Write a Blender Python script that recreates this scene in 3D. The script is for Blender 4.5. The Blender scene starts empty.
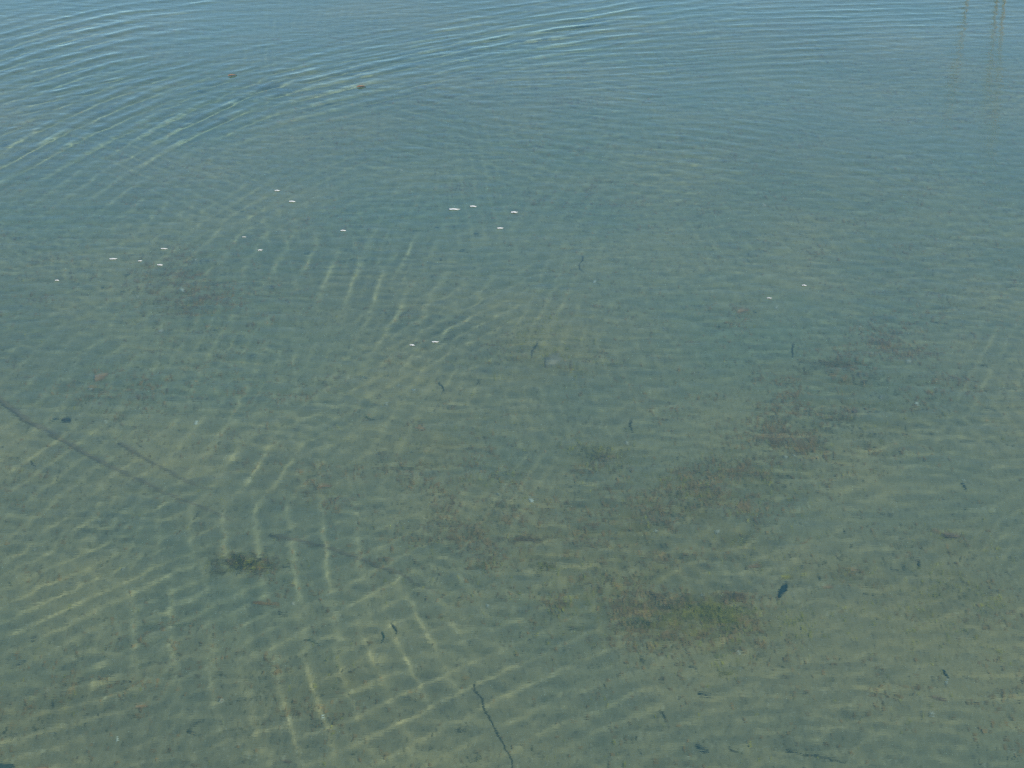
import bpy, bmesh, math, random
import numpy as np
from mathutils import Vector, Matrix, noise

random.seed(7)
rng = np.random.default_rng(11)
C = bpy.context.scene.collection
S = bpy.context.scene

# ------------------------------------------------------------------ camera
CAM_Z, PITCH, FPX = 2.5, math.radians(25.0), 1728.0     # height, look-down angle, focal length in px
W, H = 1024, 768
cam_d = bpy.data.cameras.new('camera')
cam_d.sensor_width = 36.0
cam_d.lens = 36.0 * FPX / W
cam_d.clip_start, cam_d.clip_end = 0.05, 2000
cam = bpy.data.objects.new('camera', cam_d)
C.objects.link(cam)
cam.location = (0, 0, CAM_Z)
cam.rotation_euler = (math.pi / 2 - PITCH, 0, 0)
S.camera = cam

# ------------------------------------------------------------------ sky, sun, exposure
SUN_EL, SUN_AZ = math.radians(52), math.radians(112)      # azimuth from +Y (away from camera) towards +X (right)
w = bpy.data.worlds.new('World')
S.world = w
w.use_nodes = True
nt = w.node_tree
sky = nt.nodes.new('ShaderNodeTexSky')
sky.sky_type = 'NISHITA'
sky.sun_disc = False
sky.sun_elevation = SUN_EL
sky.sun_rotation = SUN_AZ
sky.air_density, sky.dust_density, sky.ozone_density = 1.0, 0.0, 5.0
sky.altitude = 2200
nt.nodes['Background'].inputs['Strength'].default_value = 0.138
nt.links.new(sky.outputs[0], nt.nodes['Background'].inputs['Color'])
SUN = Vector((math.cos(SUN_EL) * math.sin(SUN_AZ), math.cos(SUN_EL) * math.cos(SUN_AZ), math.sin(SUN_EL)))
sd = bpy.data.lights.new('sun', 'SUN')
sd.energy, sd.angle, sd.color = 3.2, math.radians(0.55), (1.0, 0.95, 0.86)
sd.cycles.is_caustics_light = True
so = bpy.data.objects.new('sun', sd)
C.objects.link(so)
so.rotation_euler = SUN.to_track_quat('Z', 'Y').to_euler()
S.view_settings.view_transform = 'Standard'
S.view_settings.look = 'None'
S.view_settings.gamma = 1
S.view_settings.exposure = 0.62
S.cycles.use_denoising = False
S.cycles.pixel_filter_type = 'BLACKMAN_HARRIS'
S.cycles.filter_width = 1.3
S.cycles.caustics_refractive = True
S.cycles.caustics_reflective = False
S.cycles.max_bounces = 8
S.cycles.sample_clamp_indirect = 3.0

# ------------------------------------------------------------------ geometry of the view: where a point of the water or bed lies
DEPTH = 0.36
N_W = 1.333
cp, sp = math.cos(PITCH), math.sin(PITCH)

def ray(px, py):
    u, v = (px - W / 2) / FPX, (H / 2 - py) / FPX
    d = np.array([u, cp + v * sp, -sp + v * cp])
    return d / np.linalg.norm(d)

def surf(px, py, z=0.0):
    d = ray(px, py)
    t = (CAM_Z - z) / -d[2]
    return np.array([d[0] * t, d[1] * t])

def bed(px, py, z=-DEPTH):
    d = ray(px, py)
    s = surf(px, py)
    h = np.array([d[0], d[1]]) / N_W
    k = math.sqrt(1 - h @ h)
    return s + h / k * (-z)

sh = np.array([SUN.x, SUN.y]) / N_W
SUNOFF = sh / math.sqrt(1 - sh @ sh) * DEPTH            # bed point -> the surface point its sunlight comes through

def jac(fn, px, py):
    e = 4.0
    return np.column_stack([(fn(px + e, py) - fn(px - e, py)) / (2 * e), (fn(px, py + e) - fn(px, py - e)) / (2 * e)])

# ------------------------------------------------------------------ value noise for numpy
_P = rng.random((256, 256))
def vnoise(x, y, s, seed=0):
    x = np.asarray(x) / s + seed * 17.31 + 500; y = np.asarray(y) / s + seed * 7.77 + 500
    xi = np.floor(x).astype(int); yi = np.floor(y).astype(int)
    fx = x - xi; fy = y - yi
    fx = fx * fx * fx * (fx * (fx * 6 - 15) + 10); fy = fy * fy * fy * (fy * (fy * 6 - 15) + 10)
    a = _P[xi % 256, yi % 256]; b = _P[(xi + 1) % 256, yi % 256]
    c = _P[xi % 256, (yi + 1) % 256]; d = _P[(xi + 1) % 256, (yi + 1) % 256]
    return (a * (1 - fx) + b * fx) * (1 - fy) + (c * (1 - fx) + d * fx) * fy

# ------------------------------------------------------------------ the ripples of the water surface
# (on, centre x, centre y, crest angle (deg, up to the right +), spacing px, half length along crest, half length across, focus, bend, sharpness)
PACK = [
    ('s', 70, 42, 15, 9.5, 190, 36, .26, -.00055, .35),
    ('s', 90, 118, 26, 13.5, 170, 30, .27, -.0006, .5),
    ('s', 250, 98, 24, 12.5, 130, 30, .24, -.0006, .5),
    ('s', 110, 84, 10, 7, 150, 16, .18, 0, .5),
    ('s', 330, 75, 12, 8, 120, 28, .20, 0, .5),
    ('s', 440, 50, 13, 8, 120, 30, .26, 0, .4),
    ('s', 560, 24, 8, 7.5, 150, 30, .28, 0, .4),
    ('s', 640, 58, 3, 6.5, 170, 34, .18, .0001, .3),
    ('s', 850, 22, 2, 6, 190, 35, .17, 0, .4),
    ('s', 500, 120, -14, 10, 150, 40, .10, 0, .2),
    ('s', 200, 160, -20, 11, 120, 36, .14, 0, .2),
    ('s', 700, 130, -8, 8, 200, 40, .10, 0, .2),
    ('b', 325, 276, 66, 25, 30, 110, .60, .0, .6),
    ('b', 430, 262, 60, 21, 34, 80, .30, .0, .4),
    ('b', 170, 240, 45, 20, 50, 90, .25, .0, .4),
    ('b', 40, 395, 40, 20, 55, 60, .32, .001, .4),
    ('b', 230, 420, 58, 24, 55, 110, .34, .001, .4),
    ('b', 400, 470, 60, 26, 60, 100, .26, .0, .4),
    ('b', 60, 490, 38, 17, 75, 60, .50, .0, .6),
    ('b', 150, 530, 34, 15, 85, 55, .36, .0, .5),
    ('b', 250, 480, 52, 25, 60, 70, .40, .0, .5),
    ('b', 275, 540, -86, 34, 45, 110, .58, .0, .6),
    ('b', 180, 620, -84, 38, 55, 70, .62, .0, .6),
    ('b', 300, 600, -78, 33, 60, 90, .42, .0, .6),
    ('b', 280, 710, -74, 34, 65, 110, .58, .0, .6),
    ('b', 420, 650, -62, 30, 75, 65, .55, .0, .5),
    ('b', 500, 560, -66, 28, 60, 60, .25, .0, .5),
    ('b', 90, 600, 25, 15, 150, 75, .60, .0, .6),
    ('b', 230, 640, 28, 17, 120, 60, .42, .0, .6),
    ('b', 60, 720, 15, 18, 150, 50, .60, .0, .5),
    ('b', 240, 735, 16, 16, 130, 40, .46, .0, .5),
    ('b', 380, 590, 27, 19, 130, 50, .42, .0, .5),
    ('b', 460, 680, 25, 23, 190, 60, .60, .0, .6),
    ('b', 640, 710, 22, 21, 190, 60, .40, .0, .5),
    ('b', 560, 470, -24, 16, 120, 60, .18, .0, .3),
    ('b', 840, 650, 24, 18, 150, 90, .30, .0, .4),
    ('b', 900, 480, 20, 15, 150, 80, .26, .0, .3),
    ('b', 720, 560, 36, 20, 130, 70, .26, .0, .3),
    ('b', 120, 350, 28, 16, 120, 60, .24, .0, .3),
    ('b', 560, 200, 52, 16, 100, 60, .24, .0, .3),
    ('b', 780, 240, -25, 14, 130, 60, .20, .0, .3),
    ('b', 930, 260, 12, 12, 130, 60, .16, .0, .3),
]
# small glinting wavelets riding on the upper bands
for gx, gy in ((142, 66), (232, 76), (362, 88), (478, 49), (50, 94), (300, 70), (200, 96), (420, 84), (540, 40), (20, 130), (620, 48), (455, 70)):
    PACK.append(('s', gx, gy, 14, 6.5, 26, 8, .22, 0, .6))
# a loose net of fine crossing ripples, denser on the left
_pr = random.Random(5)
for _k in range(54):
    gx = _pr.uniform(-20, 1040) if _k % 3 == 0 else _pr.uniform(-20, 560)
    gy = _pr.uniform(190, 770)
    PACK.append(('b', gx, gy, _pr.choice((22, 28, 33, 58, 66, -62, -80)) + _pr.uniform(-6, 6), _pr.uniform(10, 17), _pr.uniform(45, 85), _pr.uniform(25, 50), _pr.uniform(.22, .42), 0, .5))
FOCUS = DEPTH * 0.25

def packets():
    out = []
    for i, (on, cx, cy, ang, spc, la, lc, foc, bend, shp) in enumerate(PACK):
        fn = bed if on == 'b' else surf
        J = jac(fn, cx, cy)
        c = fn(cx, cy)
        if on == 'b':
            c = c + SUNOFF
        a = math.radians(ang)
        t = np.array([math.cos(a), -math.sin(a)])        # along the crest, in px
        n = np.array([math.sin(a), math.cos(a)])
        Ji = np.linalg.inv(J)
        kv = (2 * math.pi / spc) * (n @ Ji)
        k = np.linalg.norm(kv)
        amp = (.25 if on == 'b' else .6) * foc / (FOCUS * k * k)
        out.append((c, Ji, t, n, spc, la, lc, amp, bend, shp, i))
    return out
PK = packets()
on_s = [p[0] == 's' for p in PACK]

# free ripples everywhere: (wavelength m, direction of travel deg, focus)
BG = []
for i in range(64):
    lam = 0.040 * (4.5 ** (rng.random()))
    th = math.radians(90 + rng.normal(0, 22) + (50 if i % 5 == 0 else 0) - (55 if i % 7 == 0 else 0))
    k = 2 * math.pi / lam
    BG.append((k * math.cos(th), k * math.sin(th), rng.random() * 6.283, 0.023 * min(1, .06 / lam) / (FOCUS * k * k), i))

def height(x, y):
    x = np.asarray(x, float); y = np.asarray(y, float)
    z = np.zeros_like(x)
    fade = np.exp(-(np.maximum(0, np.abs(x) - 4.2) / .8) ** 2) * np.exp(-(np.maximum(0, y - 12.0) / 1.5) ** 2) * np.exp(-(np.maximum(0, 2.4 - y) / .5) ** 2)
    wx = (vnoise(x, y, .55, 3) - .5) * .06; wy = (vnoise(x, y, .5, 4) - .5) * .06
    for kx, ky, ph, a, i in BG:
        env = .15 + 2.1 * vnoise(x, y, .30, 20 + i % 9) ** 1.8
        z += a * env * np.sin(kx * (x + wx) + ky * (y + wy) + ph)
    shape = z.shape; z = z.ravel(); fx_, fy_ = x.ravel(), y.ravel()
    for c, Ji, t, n, spc, la, lc, amp, bend, shp, i in PK:
        J = np.linalg.inv(Ji); R = 2.9 * max(la * np.linalg.norm(J @ t), lc * np.linalg.norm(J @ n)) * 1.6 + .1
        idx = np.nonzero((np.abs(fx_ - c[0]) < R) & (np.abs(fy_ - c[1]) < R))[0]
        if not len(idx):
            continue
        dx, dy = fx_[idx] - c[0], fy_[idx] - c[1]
        u = Ji[0, 0] * dx + Ji[0, 1] * dy; v = Ji[1, 0] * dx + Ji[1, 1] * dy
        al = u * t[0] + v * t[1]; ac = u * n[0] + v * n[1]
        e = np.exp(-(al / la) ** 2 * .9 - (ac / lc) ** 2 * .9)
        m = e > 1e-3
        idx, e, al, ac = idx[m], e[m], al[m], ac[m]
        if not len(idx):
            continue
        xx, yy = fx_[idx], fy_[idx]
        ph = 2 * math.pi / spc * (ac + bend * al * al) + (.9 if on_s[i] else .8) * (vnoise(xx, yy, .30, 40 + i) - .5) * 2 + i * 1.7
        env = .30 + 1.4 * vnoise(xx, yy, .16, 80 + i) ** 1.2
        if on_s[i]:
            wv = 2.2 * (.5 + .5 * np.sin(ph)) ** 2.2 - .8     # narrow crests, wide troughs
        else:
            wv = (1 - shp) * np.sin(ph) + shp * (1.7 * (.5 + .5 * np.sin(ph)) ** 2.6 - .55)
        z[idx] += amp * e * env * wv
    z = z.reshape(shape)
    z += .004 * np.sin(1.9 * x + 1.1 * y) * np.sin(1.3 * y - .6 * x + 1)
    return z * fade

# ------------------------------------------------------------------ helpers
def mat(name, color, rough=.7, spec=.4, noise_scale=None, noise_amt=.0, color2=None, bump=0.0, bump_scale=60, sub=0):
    m = bpy.data.materials.new(name); m.use_nodes = True
    t = m.node_tree; b = t.nodes['Principled BSDF']
    b.inputs['Base Color'].default_value = (*color, 1)
    b.inputs['Roughness'].default_value = rough
    b.inputs['Specular IOR Level'].default_value = spec
    co = t.nodes.new('ShaderNodeTexCoord')
    if color2:
        n = t.nodes.new('ShaderNodeTexNoise'); n.inputs['Scale'].default_value = noise_scale or 40
        n.inputs['Detail'].default_value = 5
        t.links.new(co.outputs['Object'], n.inputs['Vector'])
        r = t.nodes.new('ShaderNodeMapRange'); r.inputs[1].default_value = .35; r.inputs[2].default_value = .65
        t.links.new(n.outputs['Fac'], r.inputs[0])
        x = t.nodes.new('ShaderNodeMix'); x.data_type = 'RGBA'
        x.inputs[6].default_value = (*color, 1); x.inputs[7].default_value = (*color2, 1)
        t.links.new(r.outputs[0], x.inputs[0]); t.links.new(x.outputs[2], b.inputs['Base Color'])
    if bump:
        n = t.nodes.new('ShaderNodeTexNoise'); n.inputs['Scale'].default_value = bump_scale
        n.inputs['Detail'].default_value = 4
        t.links.new(co.outputs['Object'], n.inputs['Vector'])
        q = t.nodes.new('ShaderNodeBump'); q.inputs['Distance'].default_value = bump
        t.links.new(n.outputs['Fac'], q.inputs['Height']); t.links.new(q.outputs[0], b.inputs['Normal'])
    return m

M = {
    'white': mat('white_flake', (.50, .52, .48), .5, color2=(.45, .44, .38), noise_scale=90),
    'shell': mat('old_shell', (.50, .47, .39), .5, color2=(.30, .28, .22), noise_scale=120, bump=.0005),
    'dark': mat('wet_bark', (.034, .036, .024), .6, color2=(.075, .065, .038), noise_scale=70, bump=.0006),
    'darkgreen': mat('dark_green_blade', (.012, .034, .022), .5, color2=(.03, .055, .03), noise_scale=60),
    'bluegrey': mat('dark_wet_leaf', (.012, .022, .030), .45, color2=(.03, .04, .04), noise_scale=60),
    'brown': mat('rust_brown_stem', (.26, .12, .035), .6, color2=(.36, .18, .05), noise_scale=80, bump=.0005),
    'leaf': mat('dead_leaf', (.26, .15, .07), .6, color2=(.34, .20, .09), noise_scale=70, bump=.0006),
    'orange': mat('orange_leaf', (.24, .15, .09), .6, color2=(.15, .10, .06), noise_scale=70, bump=.0006),
    'olive': mat('olive_algae', (.24, .20, .015), .7, color2=(.34, .28, .03), noise_scale=40),
    'algae_dark': mat('dark_algae', (.085, .068, .022), .7, color2=(.13, .10, .03), noise_scale=40),
    'flake': mat('brown_flakes', (.19, .11, .035), .8, color2=(.30, .175, .06), noise_scale=30),
    'stone': mat('pale_stone', (.27, .225, .15), .8, color2=(.19, .165, .115), noise_scale=40, bump=.002, bump_scale=90),
    'rock': mat('dark_rock', (.025, .035, .032), .8, color2=(.05, .06, .05), noise_scale=20, bump=.004, bump_scale=40),
    'reed': mat('dry_reed', (.85, .40, .20), .6, color2=(.75, .34, .16), noise_scale=30),
    'plume': mat('reed_plume', (.28, .18, .12), .8, color2=(.36, .25, .17), noise_scale=30),
    'line': mat('brown_line', (.165, .130, .075), .9, color2=(.20, .155, .09), noise_scale=40, bump=.001),  # brown, darker than the sand, for the diagonal lines on the bed
}

def mesh_obj(name, verts, faces, m, parent=None, smooth=True):
    me = bpy.data.meshes.new(name)
    me.from_pydata([tuple(v) for v in verts], [], [tuple(f) for f in faces])
    if smooth:
        me.polygons.foreach_set('use_smooth', [True] * len(me.polygons))
    me.materials.append(m); me.update()
    o = bpy.data.objects.new(name, me); C.objects.link(o)
    o.cycles.is_caustics_receiver = True
    if parent is not None:
        o.parent = parent
    return o

def root(name, loc, rz=0):
    o = bpy.data.objects.new(name, None); C.objects.link(o)
    o.location = loc; o.rotation_euler = (0, 0, rz)
    o.empty_display_size = .02
    return o

def tag(o, label, cat, group=None):
    o['label'] = label; o['category'] = cat
    if group: o['group'] = group
    return o

def grid_mesh(name, xs, ys, Z, m):
    nx, ny = len(xs), len(ys)
    X, Y = np.meshgrid(xs, ys)
    co = np.column_stack([X.ravel(), Y.ravel(), Z.ravel()]).astype(np.float32)
    i = np.arange(nx * ny).reshape(ny, nx)
    q = np.column_stack([i[:-1, :-1].ravel(), i[:-1, 1:].ravel(), i[1:, 1:].ravel(), i[1:, :-1].ravel()]).astype(np.int32)
    me = bpy.data.meshes.new(name)
    me.vertices.add(len(co)); me.vertices.foreach_set('co', co.ravel())
    me.loops.add(q.size); me.loops.foreach_set('vertex_index', q.ravel())
    me.polygons.add(len(q)); me.polygons.foreach_set('loop_start', np.arange(0, q.size, 4, dtype=np.int32))
    me.polygons.foreach_set('use_smooth', np.ones(len(q), bool))
    me.update(calc_edges=True)
    me.materials.append(m)
    o = bpy.data.objects.new(name, me); C.objects.link(o)
    o['kind'] = 'structure'
    return o

def axis(lo, hi, step, far_lo, far_hi):
    core = list(np.arange(lo, hi + step / 2, step))
    a, s = core[-1], step
    up = []
    while a < far_hi:
        s *= 1.18; a += s; up.append(a)
    a, s = core[0], step
    dn = []
    while a > far_lo:
        s *= 1.18; a -= s; dn.append(a)
    return np.array(dn[::-1] + core + up)

# ------------------------------------------------------------------ sandy bed
PATCH = [  # silt and algae patches on the sand: centre px, half sizes px, angle, strength brown, olive
    (850, 375, 75, 32, 5, .75, .0), (800, 430, 90, 30, 20, .65, .1), (690, 500, 130, 34, 18, .75, .35),
    (640, 520, 60, 26, 10, .5, .5), (540, 545, 55, 25, 0, .7, .35), (690, 615, 75, 28, -8, .8, 1.0),
    (640, 560, 70, 35, 0, .5, .4), (600, 455, 45, 18, 5, .65, .2), (430, 450, 70, 35, 10, .45, .1),
    (190, 300, 40, 40, 30, .55, .05), (735, 320, 30, 18, 0, .45, 0), (850, 570, 50, 12, 0, .6, .1),
    (945, 540, 60, 16, 0, .5, .1), (240, 565, 36, 13, -8, .6, .5), (310, 480, 40, 22, 0, .4, .1),
    (110, 390, 40, 22, 10, .4, 0), (880, 420, 60, 25, 0, .4, .1), (540, 350, 45, 25, 0, .15, .3),
    (330, 690, 60, 25, 0, .3, .2), (770, 470, 70, 30, 25, .5, .1), (620, 590, 80, 40, 10, .5, .5), (470, 530, 70, 30, 10, .5, .15), (590, 530, 110, 40, 15, .5, .3), (480, 480, 70, 25, 10, .35, .1), (60, 700, 70, 25, 10, .35, .1), (950, 600, 90, 50, 0, .3, .15), (720, 540, 50, 25, 15, .5, .3),
]
def patch_fields(x, y):
    br = np.zeros_like(x); ol = np.zeros_like(x)
    for (cx, cy, a, b, ang, s1, s2) in PATCH:
        J = np.linalg.inv(jac(bed, cx, cy)); c = bed(cx, cy)
        dx, dy = x - c[0], y - c[1]
        u = J[0, 0] * dx + J[0, 1] * dy; v = J[1, 0] * dx + J[1, 1] * dy
        t = math.radians(ang)
        p = (u * math.cos(t) - v * math.sin(t)) / a; q = (u * math.sin(t) + v * math.cos(t)) / b
        e = np.exp(-(p * p + q * q))
        br = np.maximum(br, s1 * e); ol = np.maximum(ol, s2 * e)
    return br, ol

def bed_z(x, y):
    f = np.exp(-(np.maximum(0, np.abs(x) - 5) / 1.5) ** 2) * np.exp(-(np.maximum(0, y - 12) / 2) ** 2)
    z = .05 * (vnoise(x, y, 1.3, 1) - .5) + .007 * (vnoise(x, y, .35, 2) - .5) + .002 * (vnoise(x, y, .11, 5) - .5)
    return -DEPTH + z * f

bxs = axis(-4.4, 4.4, .014, -380, 380); bys = axis(2.8, 12.4, .016, -60, 600)
X, Y = np.meshgrid(bxs, bys)
sm = bpy.data.materials.new('sand_bed'); sm.use_nodes = True
t = sm.node_tree; b = t.nodes['Principled BSDF']
b.inputs['Roughness'].default_value = .95; b.inputs['Specular IOR Level'].default_value = .15
def N(tp, **kw):
    n = t.nodes.new(tp)
    for k, v in kw.items(): n.inputs[k].default_value = v
    return n
def mixc(fac, a, bcol):
    x = t.nodes.new('ShaderNodeMix'); x.data_type = 'RGBA'
    if isinstance(a, tuple): x.inputs[6].default_value = (*a, 1)
    else: t.links.new(a, x.inputs[6])
    if isinstance(bcol, tuple): x.inputs[7].default_value = (*bcol, 1)
    else: t.links.new(bcol, x.inputs[7])
    t.links.new(fac, x.inputs[0])
    return x.outputs[2]
def rng_(src, a, bb, c=0.0, d=1.0):
    r = t.nodes.new('ShaderNodeMapRange')
    for k, v in zip((1, 2, 3, 4), (a, bb, c, d)): r.inputs[k].default_value = v
    t.links.new(src, r.inputs[0]); return r.outputs[0]
def mul(a, bb):
    q = t.nodes.new('ShaderNodeMath'); q.operation = 'MULTIPLY'
    t.links.new(a, q.inputs[0])
    if isinstance(bb, float): q.inputs[1].default_value = bb
    else: t.links.new(bb, q.inputs[1])
    return q.outputs[0]
co = t.nodes.new('ShaderNodeTexCoord').outputs['Object']
def nz(scale, detail=6, rough=.6):
    n = N('ShaderNodeTexNoise', Scale=scale, Detail=detail, Roughness=rough); t.links.new(co, n.inputs['Vector']); return n.outputs['Fac']
SAND_A, SAND_B = (.305, .245, .122), (.215, .182, .102)
c0 = mixc(rng_(nz(1.8, 5), .38, .62), SAND_A, SAND_B)
depth_tint = t.nodes.new('ShaderNodeMath'); depth_tint.operation = 'ADD'                # sand colour greened with distance to stand in for deeper water's tint
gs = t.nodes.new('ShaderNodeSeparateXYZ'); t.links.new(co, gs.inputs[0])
t.links.new(rng_(gs.outputs['Y'], 3.5, 7.2, .0, .52), depth_tint.inputs[0]); t.links.new(rng_(nz(.9, 4), .3, .7, -.22, .22), depth_tint.inputs[1])
c0 = mixc(depth_tint.outputs[0], c0, (.175, .225, .145))
c1 = mixc(rng_(nz(11, 6, .75), .45, .75, 0, .35), c0, (.13, .125, .085))
c2 = mixc(rng_(nz(75, 4, .7), .54, .66, 0, .8), c1, (.10, .085, .055))
c3 = mixc(rng_(nz(110, 3), .60, .70, 0, .6), c2, (.40, .38, .30))
ab = t.nodes.new('ShaderNodeAttribute'); ab.attribute_name = 'silt'
sx = t.nodes.new('ShaderNodeSeparateColor'); t.links.new(ab.outputs['Color'], sx.inputs[0])
c4 = mixc(mul(mul(sx.outputs[0], rng_(nz(60, 6, .75), .44, .54, .15, 1.0)), rng_(nz(9, 4, .6), .42, .58, .10, .85)), c3, (.165, .120, .032))
c5 = mixc(mul(sx.outputs[1], rng_(nz(50, 6, .75), .42, .56, .0, .95)), c4, (.165, .115, .008))
t.links.new(c5, b.inputs['Base Color'])
bp = t.nodes.new('ShaderNodeBump'); bp.inputs['Distance'].default_value = .003; bp.inputs['Strength'].default_value = .6
t.links.new(nz(90, 6, .7), bp.inputs['Height']); t.links.new(bp.outputs[0], b.inputs['Normal'])
bedo = grid_mesh('sandy_bed', bxs, bys, bed_z(X, Y), sm)
bedo.cycles.is_caustics_receiver = True
br, ol = patch_fields(X, Y)
ca = bedo.data.color_attributes.new('silt', 'FLOAT_COLOR', 'POINT')
arr = np.zeros((X.size, 4), np.float32); arr[:, 0] = br.ravel(); arr[:, 1] = ol.ravel(); arr[:, 3] = 1
ca.data.foreach_set('color', arr.ravel())

# ------------------------------------------------------------------ water
wm = bpy.data.materials.new('clear_green_water'); wm.use_nodes = True
t2 = wm.node_tree; t2.nodes.remove(t2.nodes['Principled BSDF'])
g = t2.nodes.new('ShaderNodeBsdfGlass'); g.inputs['IOR'].default_value = N_W; g.inputs['Roughness'].default_value = 0.0
g.inputs['Color'].default_value = (.855, .97, .90, 1)
tc = t2.nodes.new('ShaderNodeTexCoord'); mp = t2.nodes.new('ShaderNodeMapping'); mp.inputs['Scale'].default_value = (30, 90, 1)
n1 = t2.nodes.new('ShaderNodeTexNoise'); n1.inputs['Scale'].default_value = 1.0; n1.inputs['Detail'].default_value = 4
t2.links.new(tc.outputs['Object'], mp.inputs['Vector']); t2.links.new(mp.outputs[0], n1.inputs['Vector'])
bu = t2.nodes.new('ShaderNodeBump'); bu.inputs['Distance'].default_value = .00055
t2.links.new(n1.outputs['Fac'], bu.inputs['Height']); t2.links.new(bu.outputs[0], g.inputs['Normal'])
df = t2.nodes.new('ShaderNodeBsdfDiffuse'); df.inputs['Color'].default_value = (.14, .46, .47, 1)
mx = t2.nodes.new('ShaderNodeMixShader'); mx.inputs[0].default_value = .065       # fine silt hanging in the water veils what lies below
t2.links.new(g.outputs[0], mx.inputs[1]); t2.links.new(df.outputs[0], mx.inputs[2])
t2.links.new(mx.outputs[0], t2.nodes['Material Output'].inputs['Surface'])
wxs = axis(-3.75, 3.75, .0080, -380, 380); wys = axis(3.0, 11.7, .0090, -60, 600)
WX, WY = np.meshgrid(wxs, wys)
wat = grid_mesh('water', wxs, wys, height(WX, WY), wm)
wat.cycles.is_caustics_caster = True

#OBJECTS
# ------------------------------------------------------------------ things: where they lie
def bz(p):
    return float(bed_z(np.array([p[0]]), np.array([p[1]]))[0])
def wz(p):
    return float(height(np.array([p[0]]), np.array([p[1]]))[0])
def spot(px, py, afloat=False):
    if afloat:
        p = surf(px, py); return Vector((p[0], p[1], wz(p)))
    p = bed(px, py); z = bz(p); p = bed(px, py, z)
    return Vector((p[0], p[1], z))

def tube(pts, radii, seg=6, cap=True):
    V, F = [], []
    n = len(pts)
    for i, p in enumerate(pts):
        d = (pts[min(i + 1, n - 1)] - pts[max(i - 1, 0)]).normalized()
        a = d.cross(Vector((0, 0, 1)))
        if a.length < .1: a = d.cross(Vector((1, 0, 0)))
        a.normalize(); bvec = a.cross(d)
        for k in range(seg):
            q = 2 * math.pi * k / seg
            V.append(p + (a * math.cos(q) + bvec * math.sin(q)) * radii[i])
    for i in range(n - 1):
        for k in range(seg):
            F.append((i * seg + k, i * seg + (k + 1) % seg, (i + 1) * seg + (k + 1) % seg, (i + 1) * seg + k))
    if cap:
        F.append(tuple(range(seg))[::-1]); F.append(tuple((n - 1) * seg + k for k in range(seg)))
    return V, F

def join(parts):
    V, F = [], []
    for v, f in parts:
        o = len(V); V += v; F += [tuple(i + o for i in q) for q in f]
    return V, F

def wob(p0, p1, n, amt, R, lift=0.0):
    d = p1 - p0; L = d.length
    s = Vector((-d.y, d.x, 0)).normalized()
    a, b_ = R.uniform(-1, 1), R.uniform(-1, 1)
    out = []
    for i in range(n + 1):
        t = i / n
        o = (math.sin(math.pi * t) * a + math.sin(2 * math.pi * t) * b_ * .6 + R.uniform(-.12, .12)) * amt * L
        q = p0 + d * t + s * o
        out.append(Vector((q.x, q.y, q.z + lift)))
    return out

def twig(px, m, label, cat='twig', name='twig', rad=.003, bend=.08, knobs=1, afloat=False, seed=0):
    R = random.Random(seed)
    P = [spot(x, y, afloat) for x, y in px]
    base = P[0].copy()
    r = root(name, base)
    pts = []
    sink = -.30 if name == 'sunken_line' else .8
    for i in range(len(P) - 1):
        seg = wob(P[i] - base, P[i + 1] - base, 5, bend if len(P) == 2 else bend * .4, R, rad * sink)
        pts += seg if i == 0 else seg[1:]
    n = len(pts)
    rr = [rad * (1 - .55 * i / (n - 1)) * R.uniform(.85, 1.15) for i in range(n)]
    rr[0] *= .7; rr[-1] *= .5
    v, f = tube(pts, rr)
    mesh_obj('stem', v, f, m, r)
    L = sum((pts[i + 1] - pts[i]).length for i in range(n - 1))
    for k in range(knobs):
        i = R.randint(1, n - 2); d = (pts[i + 1] - pts[i]).normalized()
        sd_ = Matrix.Rotation(R.choice((-1, 1)) * R.uniform(.5, .9), 3, 'Z') @ d
        e = pts[i] + sd_ * L * R.uniform(.10, .2) + Vector((0, 0, .003))
        v, f = tube([pts[i], (pts[i] + e) / 2 + Vector((0, 0, .002)), e], [rad * .6, rad * .45, rad * .25], 5)
        mesh_obj('side_shoot', v, f, m, r)
    return tag(r, label, cat)

def leaf(p0, p1, m, label, cat='leaf', name='dead_leaf', wid=.35, curl=.25, afloat=False, seed=0, stalk=True, lift=.002):
    R = random.Random(seed)
    A, B = spot(*p0, afloat), spot(*p1, afloat)
    r = root(name, A)
    d = B - A; L = d.length; ang = math.atan2(d.y, d.x)
    n, k = 9, 4
    V, F = [], []
    for i in range(n + 1):
        t = i / n
        wd = math.sin(math.pi * t ** .8) ** .8 * wid * L * .5 * R.uniform(.9, 1.1) + .0006
        for j in range(-k, k + 1):
            s = j / k
            x = t * L + .03 * L * math.sin(s * 5)
            y = s * wd + math.sin(t * 3) * .06 * L
            z = lift + abs(s) ** 1.6 * wd * curl * 1.6 + .05 * L * math.sin(t * 4 + seed) * curl + .05 * L * curl
            V.append(Matrix.Rotation(ang, 3, 'Z') @ Vector((x, y, z)))
    q = 2 * k + 1
    for i in range(n):
        for j in range(2 * k):
            F.append((i * q + j, i * q + j + 1, (i + 1) * q + j + 1, (i + 1) * q + j))
    top = len(V)
    V += [v - Vector((0, 0, .0007)) for v in V]
    F += [tuple(i + top for i in f[::-1]) for f in F]
    mesh_obj('blade', V, F, m, r)
    if stalk:
        mid = [V[i * q + k] + Vector((0, 0, .0006)) for i in range(n + 1)]
        mid = [mid[0] - (mid[1] - mid[0]) * 1.5] + mid
        v, f = tube(mid, [.0011] * 2 + [.0011 - .0008 * i / n for i in range(n)], 5)
        mesh_obj('midrib', v, f, M['brown'] if m is not M['brown'] else M['dark'], r)
    return tag(r, label, cat)

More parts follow.
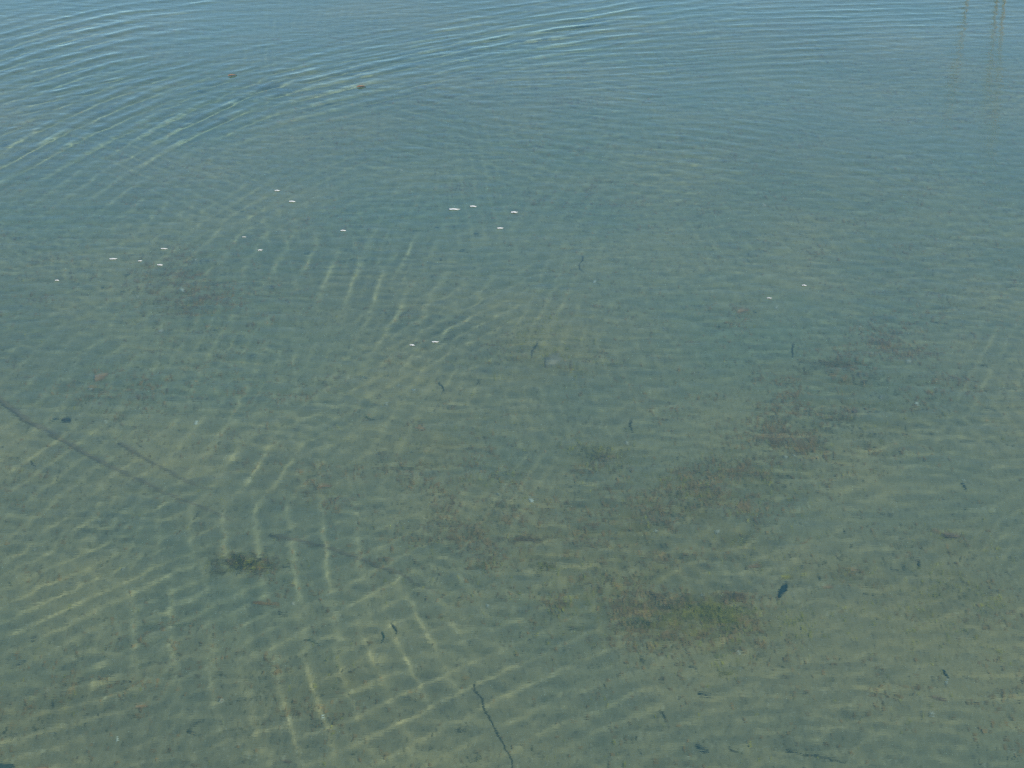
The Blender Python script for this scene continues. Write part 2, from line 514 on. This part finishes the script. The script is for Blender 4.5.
def dome(px, py, size, m, label, cat, name, ribs=8, h=.4, afloat=False, seed=0, asp=.7, notch=.10):
    """a shallow cupped shell valve, or a small curled flake: ribbed fan outline with a real rim thickness"""
    R = random.Random(seed)
    c = spot(px, py, afloat)
    V, F = [], []
    nr, na = 5, 20
    V.append(Vector((-size * .42, 0, size * h * .25)))
    for i in range(1, nr + 1):
        t = i / nr
        for j in range(na):
            a = 2 * math.pi * j / na
            rr = .5 * size * (1 + notch * math.cos(a * ribs) * t * .5 + R.uniform(-.04, .04) * t)
            x = math.cos(a) * rr * t - size * .42 * (1 - t) ** 1.0
            y = math.sin(a) * rr * t * asp
            z = size * h * (.25 + .75 * math.sin(math.pi * min(1, t * .62 + .18)) - .75 * math.sin(math.pi * .18)) * (1 - t ** 3) + .0008 * math.cos(a * ribs)
            V.append(Vector((x, y, z)))
    for j in range(na):
        F.append((0, 1 + j, 1 + (j + 1) % na))
    for i in range(nr - 1):
        for j in range(na):
            a0 = 1 + i * na + j; a1 = 1 + i * na + (j + 1) % na
            F.append((a0, a0 + na, a1 + na, a1))
    n = len(V)
    V2 = [v + Vector((0, 0, -.0012)) for v in V]
    F2 = [tuple(i + n for i in f[::-1]) for f in F]
    rim = [(1 + (nr - 1) * na + (j + 1) % na, 1 + (nr - 1) * na + j, n + 1 + (nr - 1) * na + j, n + 1 + (nr - 1) * na + (j + 1) % na) for j in range(na)]
    V = V + V2; F = F + F2 + rim
    tilt = Matrix.Rotation(R.uniform(0, 6.28), 3, 'Z') @ Matrix.Rotation(R.uniform(-.3, .3), 3, 'X') if not afloat else Matrix.Rotation(R.uniform(-.25, .25), 3, 'Z')
    V = [tilt @ v for v in V]
    o = mesh_obj(name, V, F, m)
    o.location = c + Vector((0, 0, .002))
    return tag(o, label, cat)

def lump(px, py, sx, sy, sz, m, label, cat, name, seed=0, sink=.3, sub=3):
    R = random.Random(seed)
    bm = bmesh.new(); bmesh.ops.create_icosphere(bm, subdivisions=sub, radius=1)
    for v in bm.verts:
        n1 = noise.noise(v.co * 1.3 + Vector((seed, 0, 0))); n2 = noise.noise(v.co * 3.7 + Vector((0, seed, 0)))
        v.co *= 1 + .28 * n1 + .10 * n2
        v.co = Vector((v.co.x * sx, v.co.y * sy, v.co.z * sz))
    me = bpy.data.meshes.new(name); bm.to_mesh(me); bm.free()
    me.polygons.foreach_set('use_smooth', [True] * len(me.polygons)); me.materials.append(m)
    o = bpy.data.objects.new(name, me); C.objects.link(o); o.cycles.is_caustics_receiver = True
    o.location = spot(px, py) + Vector((0, 0, sz * (1 - 2 * sink)))
    o.rotation_euler.z = R.uniform(0, 6)
    return tag(o, label, cat)

def tangle(cx, cy, hx, hy, n, label, seed, cat='seaweed', name='seaweed_clump', mats=('algae_dark', 'olive'), rad=.0022, hgt=.03, ln=.35):
    """a clump of weed: the larger strands are parts, the fine matted ones one mesh"""
    R = random.Random(seed)
    c = spot(cx, cy); r = root(name, c)
    def strand(big):
        gx, gy = max(-1.6, min(1.6, R.gauss(0, .55))), max(-1.6, min(1.6, R.gauss(0, .55)))
        q = min(1, math.hypot(gx, gy))
        p = spot(cx + gx * hx, cy + gy * hy + .25 * hy * math.sin(gx * 4)) - c
        th = R.gauss(0, .5) + (math.pi if R.random() < .5 else 0)
        L = abs(spot(cx + hx, cy).x - spot(cx - hx, cy).x) * R.uniform(.5, 1) * ln
        pts = []; z0 = R.uniform(.0, hgt) * (1 - q * .8)
        nn = 6 if big else 4
        for i in range(nn):
            pts.append(p + Vector((math.cos(th), math.sin(th) * .7, 0)) * L * i / nn + Vector((0, 0, .002 + z0 * math.sin(math.pi * (i + .5) / nn))))
            th += R.gauss(0, .35)
        rr = rad * (1.4 if big else .8)
        return tube(pts, [rr * (1 - .6 * abs(i / (nn - 1) - .3)) for i in range(nn)], 5 if big else 4)
    for i in range(max(4, n // 12)):
        v, f = strand(True); mesh_obj('strand', v, f, M[mats[i % len(mats)]], r)
    for mi, mm in enumerate(mats):
        v, f = join([strand(False) for _ in range(n // len(mats))])
        mesh_obj('matted_strands', v, f, M[mm], r)['kind'] = 'stuff'
    return tag(r, label, cat)

# ------------------------------------------------------------------ large and distinctive things first
tangle(246, 564, 26, 7, 190, 'dark olive seaweed clump lying just above the short rust brown stick', 1, mats=('algae_dark', 'flake', 'olive'), ln=.30)
leaf((785, 583), (779, 600), M['bluegrey'], 'blue black wet leaf standing upright right of the olive algae patch', seed=4, wid=.20, curl=.5, stalk=False)
leaf((781, 579), (793, 577), M['olive'], 'small yellow green leaf at the head of the blue black leaf', seed=5, wid=.4)
twig([(254, 604), (279, 606)], M['brown'], 'short rust brown stick lying flat below the dark olive seaweed clump', 'stick', 'stick', .0062, .02, 0, seed=2)
twig([(474, 684), (482, 702), (494, 728), (503, 742), (513, 768), (517, 784)], M['dark'], 'long thin dark branch running off the bottom edge of the picture', 'branch', 'thin_branch', .0022, .10, 0, seed=4)
twig([(787, 751), (806, 756), (826, 759), (845, 764)], M['dark'], 'long dark twig lying nearly level at the bottom edge on the right', rad=.0034, bend=.12, knobs=2, seed=6)
twig([(-12, 392), (40, 428), (84, 453), (130, 476), (190, 503), (240, 524)], M['line'], 'long brown sunken line running down to the right from the left edge', 'line', 'sunken_line', .016, .05, 0, seed=8)  # half-sunk brown tubes drawing the dark diagonal lines across the bed
twig([(118, 443), (146, 459), (180, 478), (215, 492)], M['line'], 'short brown sunken line running parallel to and above the long rope', 'line', 'sunken_line', .012, .06, 0, seed=9)
twig([(270, 535), (330, 548), (400, 574), (440, 596)], M['line'], 'half buried brown line right of the dark olive seaweed clump', 'line', 'sunken_line', .014, .06, 0, seed=10)
lump(-8, 782, .075, .05, .035, M['rock'], 'dark blue green rock in the bottom left corner of the picture', 'rock', 'sunken_rock', 3, .35)
lump(38, 771, .026, .018, .012, M['leaf'], 'small brown stone beside the dark rock in the bottom left corner', 'stone', 'sunken_stone', 5, .4, 2)
lump(553, 359, .060, .032, .006, M['stone'], 'flat pale pinkish stone right of the curved dark eelgrass blade', 'stone', 'flat_stone', 8, .45)
tangle(712, 614, 34, 11, 150, 'yellow olive algae tuft, brightest part of the large algae patch', 21, 'algae', 'algae_tuft', ('olive', 'olive'), .0016, .02)
tangle(643, 624, 22, 6, 46, 'green olive algae tuft at the left end of the large algae patch', 22, 'algae', 'algae_tuft', ('olive', 'algae_dark'), .0015, .018)
tangle(668, 602, 34, 8, 50, 'brown algae tuft along the upper edge of the large algae patch', 23, 'algae', 'algae_tuft', ('flake', 'algae_dark'), .0014, .015)
tangle(735, 598, 18, 5, 60, 'rust brown algae tuft at the right end of the large algae patch', 24, 'algae', 'algae_tuft', ('flake', 'brown'), .0014, .012)
tangle(548, 567, 11, 4, 40, 'small yellow olive weed tuft left of the large algae patch', 25, 'algae', 'algae_tuft', ('olive', 'flake'), .0013, .012)
tangle(532, 540, 24, 4, 60, 'thin brown weed band above the small yellow olive weed tuft', 26, 'algae', 'algae_tuft', ('flake', 'brown'), .0012, .008)
tangle(484, 565, 7, 4, 30, 'ring shaped brown weed scrap left of the small yellow olive tuft', 27, 'algae', 'algae_tuft', ('flake', 'olive'), .0012, .008)
tangle(600, 456, 16, 5, 50, 'dark brown weed scrap above the broad silt band in the middle', 28, 'algae', 'algae_tuft', ('algae_dark', 'flake'), .0012, .008)
tangle(189, 314, 14, 5, 45, 'brown weed scrap below the level green black blade on the left', 29, 'algae', 'algae_tuft', ('flake', 'brown'), .0012, .006)
tangle(840, 366, 32, 7, 70, 'grey brown weed mat on the dark silt patch at right', 30, 'algae', 'algae_tuft', ('algae_dark', 'flake'), .0012, .006)
tangle(834, 418, 20, 6, 50, 'brown weed mat just below the grey brown mat at right', 31, 'algae', 'algae_tuft', ('flake', 'algae_dark'), .0012, .006)
tangle(727, 674, 9, 3, 25, 'small olive weed scrap below the large algae patch', 32, 'algae', 'algae_tuft', ('olive', 'olive'), .0012, .006)

# ------------------------------------------------------------------ twigs, blades and sticks: ((x, y) ...), material, label, radius
T = [
 ([(205, 286), (222, 283), (237, 281)], 'darkgreen', 'level green black blade above the brown weed scrap on the left', 'blade', .0030),
 ([(539, 344), (534, 350), (531, 357)], 'dark', 'curved dark eelgrass blade touching the flat pale pinkish stone', 'blade', .0042),
 ([(365, 415), (377, 420)], 'darkgreen', 'short dark green blade left of centre, sloping down to the right', 'blade', .0036),
 ([(393, 624), (397, 633)], 'dark', 'short dark stub upright between the stick and the long thin branch', 'twig', .0038),
 ([(381, 632), (379, 645)], 'darkgreen', 'faint green blade just left of the short dark stub', 'blade', .0030),
 ([(456, 733), (467, 730)], 'dark', 'stubby black twig just left of the long thin dark branch', 'twig', .0036),
 ([(515, 517), (529, 522)], 'brown', 'brown twig above the thin brown weed band', 'twig', .0026),
 ([(538, 564), (558, 571)], 'olive', 'olive stem lying across the small yellow olive weed tuft', 'stem', .0036),
 ([(582, 257), (584, 273)], 'dark', 'thin dark upright twig above a white shell near the centre top', 'twig', .0028),
 ([(794, 344), (793, 358)], 'dark', 'dark upright blade at the upper left of the dark silt patch', 'blade', .0036),
 ([(984, 408), (996, 412)], 'dark', 'dark twig by the right edge halfway down the picture', 'twig', .0042),
 ([(930, 322), (949, 325)], 'bluegrey', 'blue black level twig below the upper right open sand', 'twig', .0034),
 ([(1000, 390), (1016, 389)], 'dark', 'faint dark twig at the right edge above the dark twig', 'twig', .0024),
 ([(853, 382), (862, 386)], 'dark', 'black twig lying on the grey brown weed mat at right', 'twig', .0030),
 ([(826, 368), (840, 368)], 'dark', 'dark level twig at the left of the grey brown weed mat', 'twig', .0030),
 ([(784, 384), (797, 384)], 'dark', 'dark twig on the silt left of the grey brown weed mat', 'twig', .0026),
 ([(805, 411), (813, 412)], 'bluegrey', 'blue black stub left of the lower brown weed mat', 'twig', .0036),
 ([(632, 421), (633, 431)], 'dark', 'small dark upright stub above the middle silt band', 'twig', .0034),
 ([(476, 384), (483, 378)], 'dark', 'small dark slanting twig left of the flat pinkish stone', 'twig', .0026),
 ([(440, 382), (441, 393)], 'bluegrey', 'small blue black upright twig right of a white shell pair', 'twig', .0030),
 ([(31, 461), (34, 469)], 'dark', 'small dark stub under the long brown sunken line at far left', 'twig', .0030),
 ([(306, 476), (317, 475)], 'dark', 'dark stub left of the curled brown leaf', 'twig', .0030),
 ([(192, 519), (199, 513)], 'dark', 'dark slanting stub below the end of the long brown sunken line', 'twig', .0034),
 ([(278, 613), (289, 616)], 'dark', 'dark kinked twig at the right end of the rust brown stick', 'twig', .0032),
 ([(304, 640), (320, 646)], 'darkgreen', 'green black twig below the dark kinked twig', 'twig', .0028),
 ([(148, 663), (158, 663)], 'dark', 'level dark stub between bright ripple lines at lower left', 'twig', .0032),
 ([(172, 626), (194, 625)], 'darkgreen', 'thin green blade left of the rust brown stick', 'blade', .0028),
 ([(188, 731), (200, 735)], 'dark', 'dark twig near the bottom edge, lower one of a crossed pair', 'twig', .0036),
 ([(194, 725), (204, 720)], 'dark', 'thin dark twig near the bottom edge, upper one of a crossed pair', 'twig', .0026),
 ([(16, 666), (26, 661)], 'bluegrey', 'small blue black stub by the left edge near the bottom', 'twig', .0030),
 ([(31, 641), (37, 637)], 'dark', 'dark crumb of wood by the left edge below the cream shells', 'twig', .0034),
 ([(52, 700), (54, 706)], 'dark', 'tiny dark upright stub above the bottom left rock', 'twig', .0030),
 ([(440, 617), (449, 615)], 'dark', 'small dark twig right of the long bright ripple crossing', 'twig', .0024),
 ([(569, 628), (581, 628)], 'bluegrey', 'blue black twig left of the green olive algae tuft', 'twig', .0026),
 ([(612, 586), (620, 587)], 'brown', 'rust brown twig above the green olive algae tuft', 'twig', .0032),
 ([(659, 710), (669, 721)], 'dark', 'faint dark slanting twig between the branch and the long twig', 'twig', .0028),
 ([(470, 762), (481, 757)], 'dark', 'dark twig on the bottom edge just left of the thin branch', 'twig', .0026),
 ([(729, 749), (743, 753)], 'dark', 'dark twig just left of the long level twig on the bottom edge', 'twig', .0028),
 ([(696, 747), (709, 752)], 'bluegrey', 'blotched blue black twig second to the left of the long level twig', 'twig', .0040),
 ([(919, 561), (921, 569)], 'dark', 'dark upright stub below the orange leaf at right', 'twig', .0030),
 ([(891, 569), (899, 571)], 'dark', 'small dark twig left of the dark upright stub at right', 'twig', .0028),
 ([(880, 514), (892, 515)], 'bluegrey', 'blue black level twig above the brown leaf pair at right', 'twig', .0028),
 ([(1008, 558), (1018, 559)], 'dark', 'small dark twig touching the right edge below the orange leaf', 'twig', .0030),
 ([(961, 484), (967, 490)], 'bluegrey', 'blue black stub with a white shell above it at right', 'twig', .0036),
 ([(943, 672), (949, 679)], 'bluegrey', 'blue black stub with a white shell under it at lower right', 'twig', .0044),
 ([(690, 668), (699, 671)], 'dark', 'dark crumb of bark below the large algae patch', 'twig', .0040),
 ([(699, 694), (712, 696)], 'bluegrey', 'dark smudged twig well below the large algae patch', 'twig', .0040),
 ([(742, 607), (752, 609)], 'brown', 'rust brown stem sticking out right of the large algae patch', 'stem', .0030),
 ([(734, 594), (751, 595)], 'brown', 'rust brown stem under the rust brown algae tuft', 'stem', .0026),
 ([(760, 337), (768, 339)], 'dark', 'small dark stub upper left of the dark upright blade', 'twig', .0026),
 ([(925, 399), (938, 397)], 'dark', 'dark level twig beside a white shell on the right', 'twig', .0026),
 ([(805, 449), (821, 444)], 'brown', 'brown stem above the pair of bright white shells at right', 'stem', .0030),
 ([(735, 470), (747, 471)], 'brown', 'brown stem left of the pair of bright white shells at right', 'stem', .0030),
 ([(589, 281), (601, 286)], 'dark', 'thin dark twig under the white shell near the centre top', 'twig', .0022),
 ([(882, 705), (885, 706)], 'dark', 'tiny dark crumb between the long level twig and the lower right shells', 'twig', .0034),
 ([(845, 533), (842, 529)], 'dark', 'tiny dark crumb above the small brown leaf at right', 'twig', .0026),
]
for i, (px, mm, lab, cat, rad) in enumerate(T):
    twig(px, M[mm], lab, cat, {'blade': 'grass_blade', 'stem': 'plant_stem'}.get(cat, 'twig'), rad, .10, 1 if i % 3 == 0 else 0, seed=100 + i)

# ------------------------------------------------------------------ leaves
LV = [
 ((961, 536), (941, 534), 'orange', 'orange brown leaf lying at right above the dark upright stub', .40, False),
 ((931, 530), (942, 533), 'leaf', 'small brown leaf touching the orange leaf at right', .3, False),
 ((847, 570), (861, 572), 'leaf', 'narrow brown leaf right of the blue black leaf', .3, False),
 ((822, 588), (834, 588), 'leaf', 'pale brown leaf just right and below of the blue black leaf', .35, False),
 ((318, 487), (333, 486), 'leaf', 'curled dark brown leaf on bare sand left of centre', .40, False),
 ((96, 381), (108, 374), 'leaf', 'pinkish brown leaf above a cream shell on the left', .45, False),
 ((194, 275), (204, 276), 'leaf', 'reddish brown leaf above the level green black blade', .4, False),
 ((415, 428), (427, 429), 'leaf', 'small reddish leaf below left of the small blue black twig', .4, False),
 ((52, 420), (60, 418), 'bluegrey', 'small blue black leaf left of its larger twin by the long line', .4, False),
 ((62, 419), (72, 423), 'bluegrey', 'larger blue black leaf right of its smaller twin by the long line', .5, False),
 ((738, 313), (750, 311), 'leaf', 'reddish brown leaf upper left of the dark silt patch', .45, False),
 ((852, 410), (856, 414), 'orange', 'tan leaf on the lower brown weed mat at right', .6, False),
 ((228, 77), (237, 76), 'orange', 'orange leaf floating among the upper left ripple crests', .45, True),
 ((357, 88), (366, 87), 'orange', 'orange leaf floating in the dark ripple band at upper centre left', .45, True),
 ((748, 568), (763, 567), 'leaf', 'faint tan leaf left of the blue black leaf', .3, False),
 ((931, 699), (946, 703), 'orange', 'faint orange leaf below the blue black stub at lower right', .3, False),
 ((135, 708), (150, 706), 'leaf', 'faint tan leaf near the bottom edge at lower left', .4, False),
 ((282, 762), (292, 764), 'orange', 'orange leaf on the bottom edge left of the thin branch', .4, False),
]
for i, (a, b_, mm, lab, wd, fl) in enumerate(LV):
    leaf(a, b_, M[mm], lab, wid=wd, seed=i + 1, afloat=fl, stalk=abs(a[0] - b_[0]) > 9)

# ------------------------------------------------------------------ white flecks on the water, shells on the sand
FL = [  # floating: x, y, length px, label
 (160, 266, 11, 'largest bright white fleck on the water at the upper left'),
 (164, 250, 9, 'white fleck just above the largest bright one at the upper left'),
 (277, 191, 8, 'white fleck, topmost of the upper left scatter'),
 (292, 202, 8, 'white fleck just below right of the topmost upper left one'),
 (244, 238, 7, 'white fleck left of a fainter one in the upper left scatter'),
 (260, 251, 6, 'white fleck right of the level green black blade, upper'),
 (473, 206, 11, 'white fleck, rightmost of a close pair at upper centre'),
 (454, 209, 13, 'long pale fleck, leftmost of a close pair at upper centre'),
 (514, 212, 12, 'white fleck right of the close pair at upper centre'),
 (500, 228, 9, 'white fleck below the close pair at upper centre'),
 (435, 342, 11, 'brightest white fleck, alone left of the curved dark blade'),
 (412, 345, 6, 'small white fleck just left of the brightest one'),
 (57, 281, 8, 'white fleck nearest the left edge in the upper part'),
 (113, 260, 10, 'pale long fleck left of the largest bright fleck'),
 (140, 262, 6, 'small fleck between the pale long one and the largest one'),
 (343, 231, 7, 'white fleck between the upper left scatter and the centre pair'),
 (769, 299, 9, 'white fleck, leftmost of three at upper right of centre'),
 (804, 286, 6, 'white fleck, topmost of three at upper right of centre'),
]
for i, (x, y, L, lab) in enumerate(FL):
    size = L * (.55, .72, .62, .8)[i % 4] * np.linalg.norm(jac(surf, x, y)[:, 0])
    dome(x, y, size, M['white'], lab, 'fleck', 'white_fleck', 5, .12, True, 300 + i, (.5, .35, .65)[i % 3], (.25, .45, .6)[i % 3])
SH = [
 (776, 308, 6, 'white shell, lowest of three specks at upper right of centre'),
 (908, 362, 9, 'pale shell right of the grey brown weed mat'),
 (881, 399, 5, 'small white shell below right of the grey brown weed mat'),
 (916, 404, 6, 'white shell beside the dark level twig on the right'),
 (794, 456, 6, 'white shell, right one of the bright pair on brown silt'),
 (786, 458, 6, 'white shell, left one of the bright pair on brown silt'),
 (860, 327, 6, 'pale shell above the dark silt patch'),
 (793, 327, 5, 'faint shell above the dark upright blade'),
 (595, 282, 8, 'white shell at the foot of the thin dark upright twig'),
 (664, 329, 6, 'pale shell on open sand right of the pinkish stone'),
 (531, 501, 8, 'white shell above the brown twig in the lower centre'),
 (506, 485, 5, 'pale shell, upper one of a faint pair left of centre bottom'),
 (499, 495, 6, 'pale shell, lower one of a faint pair left of centre bottom'),
 (414, 390, 6, 'white shell left of the small blue black upright twig'),
 (398, 385, 5, 'smaller white shell just left of its brighter neighbour'),
 (387, 404, 6, 'pale shell above the short dark green blade'),
 (195, 423, 8, 'bright white shell alone above the parallel sunken lines'),
 (90, 389, 6, 'cream shell under the pinkish brown leaf'),
 (105, 423, 4, 'tiny white shell right of the blue black leaves by the long line'),
 (182, 290, 8, 'white shell left of the level green black blade'),
 (138, 297, 5, 'small pale shell left of the brown weed scrap'),
 (161, 331, 10, 'yellowish shell below left of the brown weed scrap'),
 (326, 295, 5, 'small white shell in the bright slanting ripple lines'),
 (195, 260, 6, 'pale shell above the reddish brown leaf'),
 (123, 569, 7, 'cream shell, lower right of three at the lower left'),
 (123, 522, 5, 'cream shell, top right of three at the lower left'),
 (99, 522, 5, 'cream shell, top left of three at the lower left'),
 (34, 550, 6, 'cream shell nearest the left edge below the long line'),
 (221, 701, 6, 'white shell above the crossed twig pair'),
 (117, 738, 5, 'white shell near the bottom edge left of the crossed twigs'),
 (324, 716, 6, 'white shell near the bottom edge right of the crossed twigs'),
 (293, 604, 6, 'grey shell right of the rust brown stick'),
 (489, 607, 6, 'white shell right of the long bright ripple crossing'),
 (656, 530, 7, 'pale slanting shell on the middle silt band'),
 (717, 532, 8, 'pale shell above the large algae patch'),
 (738, 653, 8, 'white shell below the right end of the large algae patch'),
 (947, 683, 8, 'white shell under the blue black stub at lower right'),
 (932, 715, 9, 'pale ring shaped shell lowest at the lower right'),
 (964, 481, 4, 'tiny white shell above the blue black stub at right'),
 (702, 596, 6, 'pale shell inside the large algae patch'),
 (803, 567, 5, 'pale shell above right of the blue black leaf'),
 (910, 122, 6, 'pale shell below the reed reflections at upper right'),
 (764, 205, 7, 'faint pale shell on the open sand at upper right'),
 (627, 443, 7, 'pale shell under the small dark upright stub'),
 (401, 170, 6, 'grey shell alone in the upper centre'),
]
for i, (x, y, L, lab) in enumerate(SH):
    size = L * .72 * np.linalg.norm(jac(bed, x, y)[:, 0])
    faint = any(q in lab for q in ('pale', 'faint', 'grey', 'yellowish', 'cream'))
    dome(x, y, size, M['shell' if faint else 'white'], lab, 'shell', 'shell', 9, .45, False, 400 + i, .75, .08)

# ------------------------------------------------------------------ fine litter on the sand: nobody could count it
def litter(name, label, m, n, seed, smin, smax, dens):
    g_ = np.random.default_rng(seed)
    V, F = [], []
    tries = 0
    while len(F) < n * 2 and tries < 120:
        tries += 1
        k = 20000
        px = g_.uniform(-60, 1084, k); py = g_.uniform(-20, 800, k)
        # even cover of the ground: sample world positions
        x = g_.uniform(-3.6, 3.6, k); y = g_.uniform(3.2, 11, k)
        br, ol = patch_fields(x, y)
        clump = vnoise(x, y, .11, 60 + seed) ** 2 * (.3 + vnoise(x, y, .04, 62 + seed) ** 2 * 2) * vnoise(x, y, .4, 61 + seed) * 3.2
        keep = g_.random(k) < dens(br, ol) * clump * (.35 + .65 * (x * x < (.36 * y + .3) ** 2))
        x, y = x[keep], y[keep]; z = bed_z(x, y)
        for i in range(len(x)):
            if len(F) >= n * 2: break
            L = g_.uniform(smin, smax); wd = L * g_.uniform(.18, .55); a = g_.uniform(0, 6.283)
            ca_, sa_ = math.cos(a), math.sin(a); lift = g_.uniform(.001, .006); tl = g_.uniform(-.4, .4)
            o = len(V)
            for (u, v_, h) in ((-L, 0, -tl * L * .5), (0, -wd, .3 * wd), (L, 0, tl * L * .5), (0, wd, .2 * wd)):
                V.append((x[i] + u * ca_ - v_ * sa_, y[i] + u * sa_ + v_ * ca_, z[i] + lift + h))
            F.append((o, o + 1, o + 3)); F.append((o + 1, o + 2, o + 3))
    ob = mesh_obj(name, V, F, m, smooth=False)
    ob['kind'] = 'stuff'
    tag(ob, label, 'litter')

litter('brown_litter', 'fine brown plant crumbs scattered over the silt patches', M['flake'], 32000, 1, .0025, .0105, lambda b_, o: .05 + .9 * b_)
litter('dark_litter', 'fine dark plant crumbs scattered over the silt patches and sand', M['algae_dark'], 14000, 2, .002, .0075, lambda b_, o: .06 + .8 * b_)
litter('olive_litter', 'fine yellow olive algae shreds in and around the algae patch', M['olive'], 6000, 3, .002, .008, lambda b_, o: .01 + .9 * o)
litter('shell_grit', 'fine pale shell grit sprinkled over the sand', M['shell'], 1500, 4, .001, .0035, lambda b_, o: .3 + .3 * b_)

# ------------------------------------------------------------------ reeds standing beyond the top edge: only their mirror image shows on the water
def reed(rx, ry, h, lean, label, seed, plume=True):
    R = random.Random(seed)
    r = root('reed', (rx, ry, 0))
    pts = [Vector((lean * h * (i / 10) ** 1.6, .04 * math.sin(i * .5), -DEPTH + (h + DEPTH) * i / 10)) for i in range(11)]
    v, f = tube(pts, [.0080 - .0030 * i / 10 for i in range(11)], 6)
    mesh_obj('stem', v, f, M['reed'], r)
    for k in range(3):
        i = 3 + 2 * k; p = pts[i]; s = R.choice((-1, 1))
        V, F = [], []
        for j in range(8):
            t = j / 7; c = p + Vector((s * .05 * t + s * .06 * t * t, .02 * t, .30 * t - .12 * t * t)); wd = .008 * math.sin(math.pi * min(1, t * .9 + .12))
            V += [c + Vector((0, -wd, 0)), c + Vector((s * .002, 0, -.003)), c + Vector((0, wd, 0))]
        for j in range(7):
            for q in range(2):
                a = j * 3 + q; F.append((a, a + 1, a + 4, a + 3))
        mesh_obj('leaf', V, F, M['reed'], r)
    if plume:
        parts = []
        for k in range(60):
            t = R.random(); b0 = pts[-1] - Vector((0, 0, .16 * t)); a = R.uniform(0, 6.28); L = .05 * (.4 + t)
            e = b0 + Vector((math.cos(a) * L * .35, math.sin(a) * L * .35, L))
            parts.append(tube([b0, (b0 + e) / 2, e], [.0012, .003, .0006], 4))
        v, f = join(parts); mesh_obj('plume', v, f, M['plume'], r)['kind'] = 'stuff'
    return tag(r, label, 'reed')

def mirror_reed(px, tip_py, dist, lean, label, seed):
    d = ray(px, tip_py)
    tt = dist / d[1]
    h = -(CAM_Z + d[2] * tt)               # the mirror image of the tip lies this far under the water
    reed(d[0] * tt - lean * h, dist, h, lean, label, seed)
D0 = 12.3
mirror_reed(990, 145, D0, .015, 'dry reed, rightmost and tallest of the reeds mirrored at upper right', 1)
mirror_reed(984, 98, D0 + .12, -.02, 'dry reed mirrored close beside the tallest one at upper right', 2)
mirror_reed(948, 100, D0 + .05, -.09, 'dry reed, leftmost and leaning of the reeds mirrored at upper right', 3)
